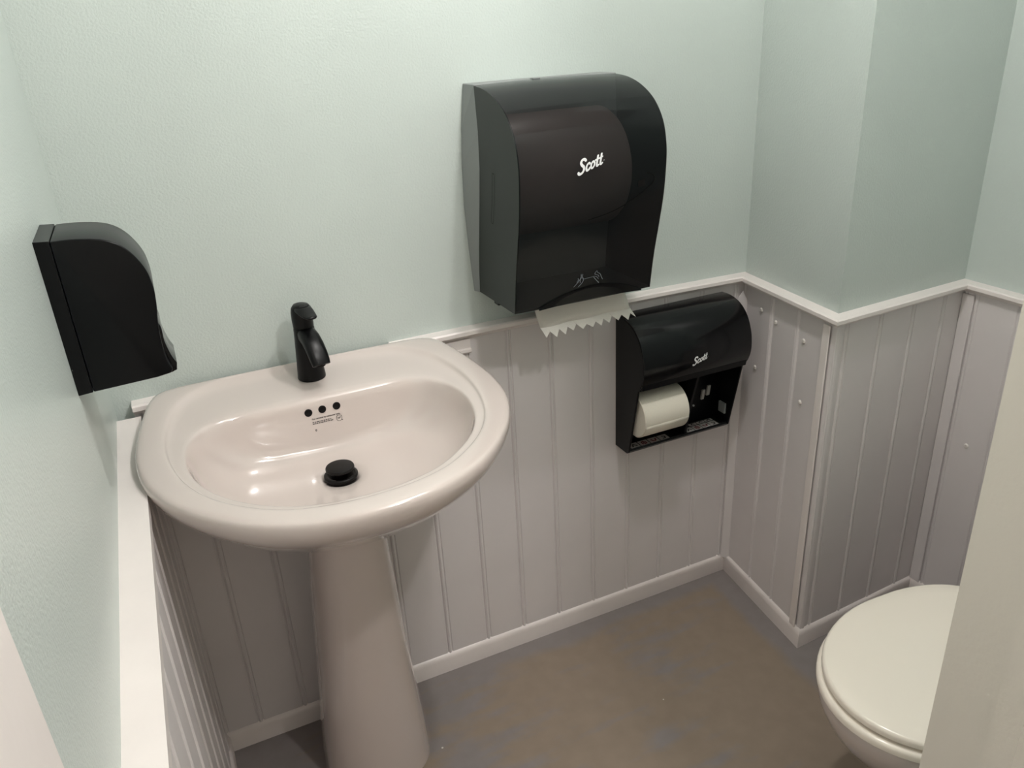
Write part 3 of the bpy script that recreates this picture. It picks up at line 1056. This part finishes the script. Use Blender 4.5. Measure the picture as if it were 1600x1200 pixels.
# ------------------------------------------------------------------ toilet paper dispenser
PX0, PX1 = 1.076, 1.382
YB = -0.0125
tpd = empty('tissue_dispenser', ((PX0 + PX1) / 2, YB, 0.52), 'black twin roll toilet paper dispenser mounted on the white panelling', 'dispenser')
bpy.context.view_layer.update()
cv = catmull([(-0.016, 0.868), (-0.050, 0.8685), (-0.085, 0.859), (-0.113, 0.836), (-0.130, 0.803), (-0.136, 0.772), (-0.1345, 0.745), (-0.126, 0.722)], 5)
cvp = [(p.x, p.y) for p in cv]
# cover: shell open below
bm = bmesh.new()
inner = [(y + 0.004 if y < -0.03 else y, z - 0.004) for y, z in reversed(cvp)]
poly = cvp + [(-0.121, 0.718)] + inner
loft(bm, [[(x, y, z) for y, z in poly] for x in (PX0, PX1)])
bmesh.ops.recalc_face_normals(bm, faces=bm.faces[:])
bevel_caps(bm, 'x', 0.0014, 2)
loc(sharp(bm_obj('cover', bm, 'black_gloss', tpd, smooth=True), 35), tpd)
# lip band under the cover front
bm = bmesh.new()
lip = [(-0.128, 0.726), (-0.1245, 0.7105), (-0.114, 0.7045), (-0.108, 0.712), (-0.118, 0.728)]
loft(bm, [[(x, y, z) for y, z in lip] for x in (PX0 + 0.003, PX1 - 0.003)])
bmesh.ops.recalc_face_normals(bm, faces=bm.faces[:])
bevel_caps(bm, 'x', 0.0015, 2)
loc(bm_obj('cover_lip', bm, 'black', tpd), tpd)
# side walls
side = [(YB, 0.866)] + [(y + 0.0015, z - 0.0015) for y, z in cvp[2:]] + [(-0.112, 0.706), (-0.073, 0.524), (-0.066, 0.5185), (YB, 0.5185)]
for x, s in ((PX0, 1), (PX1, -1)):
    bm = bmesh.new()
    loft(bm, [[(x, y, z) for y, z in side], [(x + s * 0.005, y, z) for y, z in side]])
    bmesh.ops.recalc_face_normals(bm, faces=bm.faces[:])
    bevel_caps(bm, 'x', 0.0012, 2)
    loc(bm_obj('side_wall', bm, 'black', tpd), tpd)
bm = bmesh.new()
box(bm, (PX0 + 0.004, YB - 0.005, 0.520), (PX1 - 0.004, YB, 0.864))
loc(bm_obj('back_panel', bm, 'black', tpd), tpd)
bm = bmesh.new()
loft(bm, [[(x, -0.0725, 0.5265), (x, -0.066, 0.5185), (x, YB, 0.5185), (x, YB, 0.5245), (x, -0.064, 0.5250), (x, -0.069, 0.531)] for x in (PX0 + 0.003, PX1 - 0.003)])
tray = loc(bm_obj('tray', bm, 'black', tpd), tpd)
XD = 1.250
bm = bmesh.new()
dv = [(YB - 0.004, 0.80), (-0.110, 0.79), (-0.112, 0.712), (-0.085, 0.62), (-0.066, 0.525), (YB - 0.004, 0.524)]
loft(bm, [[(x, y, z) for y, z in dv] for x in (XD - 0.004, XD + 0.004)])
bmesh.ops.recalc_face_normals(bm, faces=bm.faces[:])
bevel_caps(bm, 'x', 0.001, 1)
loc(bm_obj('divider', bm, 'black', tpd), tpd)
# spring clip and small metal pin in the empty bay
bm = bmesh.new()
box(bm, (1.331, YB - 0.010, 0.586), (1.3395, YB - 0.005, 0.612))
box(bm, (1.3465, YB - 0.010, 0.594), (1.3555, YB - 0.005, 0.620))
for v in bm.verts:
    v.co.x += (v.co.z - 0.60) * 0.15
loc(bm_obj('spring_clip', bm, 'label', tpd), tpd)
bm = bmesh.new()
loft(bm, [ell(0, 0, z, r, r, 12) for z, r in ((0, 0.0028), (0.003, 0.0026), (0.004, 0.001))])
o = bm_obj('pin', bm, 'white_print', tpd, smooth=True)
o.matrix_local = tpd.matrix_basis.inverted() @ Matrix.Translation((1.308, YB - 0.005, 0.573)) @ Matrix.Rotation(math.radians(90), 4, 'X')
bm = bmesh.new()
box(bm, (PX1 - 0.010, -0.064, 0.552), (PX1 - 0.005, -0.040, 0.580))
bevel(bm, 0.001, 1)
loc(bm_obj('roll_holder', bm, 'plate_grey', tpd), tpd)
# instruction labels lying in the tray
def label(x, wd, dep, y, kind):
    bm = bmesh.new()
    box(bm, (x, y, 0.5252), (x + wd, y + dep, 0.5258))
    o = bm_obj('instruction_label', bm, 'label', tray)
    bm = bmesh.new()
    if kind == 0:
        P = [(x + wd * 0.25, y + dep * 0.3), (x + wd * 0.5, y + dep * 0.75), (x + wd * 0.75, y + dep * 0.3)]
    elif kind == 1:
        P = [(x + wd * 0.3, y + dep * 0.25), (x + wd * 0.3, y + dep * 0.75), (x + wd * 0.7, y + dep * 0.7), (x + wd * 0.7, y + dep * 0.25)]
    elif kind == 2:
        P = [(x + wd * 0.25, y + dep * 0.7), (x + wd * 0.4, y + dep * 0.3), (x + wd * 0.65, y + dep * 0.35), (x + wd * 0.78, y + dep * 0.75)]
    else:
        P = [(x + wd * 0.3, y + dep * 0.3), (x + wd * 0.6, y + dep * 0.3), (x + wd * 0.7, y + dep * 0.6), (x + wd * 0.4, y + dep * 0.75)]
    ribbon(bm, P, wd * 0.16, z=0.5260, round_end=False)
    if kind == 1:
        ribbon(bm, [(x + wd * 0.5, y + dep * 0.15), (x + wd * 0.5, y + dep * 0.9)], wd * 0.14, z=0.5261, round_end=False)
    bm_obj('label_print', bm, 'red_print' if kind in (1, 2) else 'dark_print', tray, recalc=False)
for i in range(4):
    label(1.094 + 0.029 * i, 0.026, 0.026, -0.064, i)
    label(1.262 + 0.025 * i, 0.0225, 0.024, -0.064, i)
    if i:
        label(1.262 + 0.025 * i, 0.0225, 0.010, -0.036, 0)
# lettering on the cover
def tpd_surf(p):
    y = None
    for a, b in zip(cvp[:-1], cvp[1:]):
        if b[1] <= p.z <= a[1]:
            y = b[0] + (a[0] - b[0]) * (p.z - b[1]) / max(1e-6, a[1] - b[1])
    if y is None: y = -0.13
    return Vector((p.x, y - 0.0009, p.z))
al = math.radians(15)
o = word(tpd, 'brand_lettering', (1.2105, -0.13, 0.7500), (math.cos(al), 0, math.sin(al)), (-0.10, 0, 0.99), 0.0188, 0.22, (0, -1, 0), tpd_surf)
o['label'] = 'white brush script lettering'
# toilet roll
tr = empty('toilet_roll', (1.148, -0.066, 0.572), 'white toilet paper roll in the left bay of the black dispenser', 'toilet paper')
bpy.context.view_layer.update()
bm = bmesh.new()
RR = []
r0 = 0.056
for x, r in ((1.0875, 0.004), (1.0880, r0 - 0.002), (1.0900, r0), (1.2120, r0), (1.2135, r0 - 0.0015), (1.2138, 0.004)):
    RR.append([(x, -0.0725 + r * math.cos(2 * math.pi * k / 48), 0.626 + r * math.sin(2 * math.pi * k / 48)) for k in range(48)])
loft(bm, RR)
body = loc(sharp(bm_obj('roll', bm, 'tissue', tr, smooth=True), 40), tr)
bm = bmesh.new()
arc = []
for i in range(9):
    a = math.radians(190 + i * 9)
    arc.append((-0.0725 + (r0 + 0.001) * math.cos(a), 0.626 + (r0 + 0.001) * math.sin(a)))
rings = [[(x, y, z) for y, z in arc] for x in (1.0905, 1.2115)]
loft(bm, rings, False, False, False)
o = loc(bm_obj('loose_end', bm, 'tissue', tr, smooth=True), tr)
md = o.modifiers.new('thickness', 'SOLIDIFY')
md.thickness = 0.0006

# ------------------------------------------------------------------ toilet
TY = -0.848
toilet = empty('toilet', (1.35, TY, 0.0), 'white toilet with closed lid beside the pillar', 'toilet')
bpy.context.view_layer.update()
def seat_outline(tip, back, hw, hb, inset=0.0, N=64):
    """front rounded toward -x, back narrower"""
    xc = tip + hw * 1.28
    pts = []
    for k in range(N):
        a = 2 * math.pi * k / N
        c, s = math.cos(a), math.sin(a)
        if c <= 0:
            x = xc + c * (xc - tip - inset)
            y = s * (hw - inset)
        else:
            e = 0.55
            x = xc + (abs(c) ** e) * (back - xc - inset)
            t = (x - xc) / (back - xc)
            y = math.copysign(abs(s) ** e, s) * (hw + (hb - hw) * t ** 2 - inset)
        pts.append((x, TY + y))
    return pts
def slab(name, outline_fn, z0, z1, r, m, parent, crown=0.0):
    bm = bmesh.new()
    R = [[(x, y, z0) for x, y in outline_fn(r * 0.6)], [(x, y, z0 + r * 0.5) for x, y in outline_fn(0.0)],
         [(x, y, z1 - r) for x, y in outline_fn(0.0)], [(x, y, z1 - r * 0.3) for x, y in outline_fn(r * 0.35)],
         [(x, y, z1) for x, y in outline_fn(r)], [(x, y, z1 + crown * 0.6) for x, y in outline_fn(r + 0.03)], [(x, y, z1 + crown) for x, y in outline_fn(r + 0.09)]]
    loft(bm, R)
    return loc(sharp(bm_obj(name, bm, m, parent, smooth=True), 45), toilet)
slab('lid', lambda i: seat_outline(1.017, 1.480, 0.184, 0.15, i), 0.4175, 0.4340, 0.006, 'toilet', toilet, 0.002)
slab('seat', lambda i: seat_outline(1.008, 1.470, 0.188, 0.155, i), 0.3965, 0.4135, 0.006, 'toilet', toilet)
bm = bmesh.new()
R = []
for z, tip, back, hw, hb in ((0.0, 1.17, 1.62, 0.105, 0.10), (0.02, 1.165, 1.62, 0.108, 0.10), (0.12, 1.165, 1.62, 0.105, 0.10), (0.20, 1.135, 1.61, 0.120, 0.11), (0.27, 1.075, 1.60, 0.150, 0.14),
                             (0.33, 1.030, 1.59, 0.174, 0.165), (0.365, 1.015, 1.59, 0.182, 0.17), (0.388, 1.012, 1.59, 0.184, 0.17), (0.394, 1.018, 1.585, 0.178, 0.165)):
    R.append([(x, y, z) for x, y in seat_outline(tip, back, hw, hb)])
loft(bm, R)
loc(sharp(bm_obj('bowl', bm, 'porcelain', toilet, smooth=True), 60), toilet)
bm = bmesh.new()
box(bm, (1.655, TY - 0.20, 0.385), (1.815, TY + 0.20, 0.70))
bevel(bm, 0.02, 3)
loc(sharp(bm_obj('tank', bm, 'porcelain', toilet, smooth=True), 40), toilet)
bm = bmesh.new()
box(bm, (1.645, TY - 0.207, 0.702), (1.82, TY + 0.207, 0.73))
bevel(bm, 0.008, 3)
loc(sharp(bm_obj('tank_lid', bm, 'porcelain', toilet, smooth=True), 40), toilet)
for s in (-1, 1):
    bm = bmesh.new()
    box(bm, (1.478, TY + s * 0.07 - 0.02, 0.394), (1.505, TY + s * 0.07 + 0.02, 0.432))
    bevel(bm, 0.005, 2)
    loc(bm_obj('hinge', bm, 'toilet', toilet), toilet)
bm = bmesh.new()
box(bm, (1.60, TY - 0.16, 0.33), (1.82, TY + 0.16, 0.386))
bevel(bm, 0.01, 2)
loc(bm_obj('tank_shelf', bm, 'porcelain', toilet), toilet)
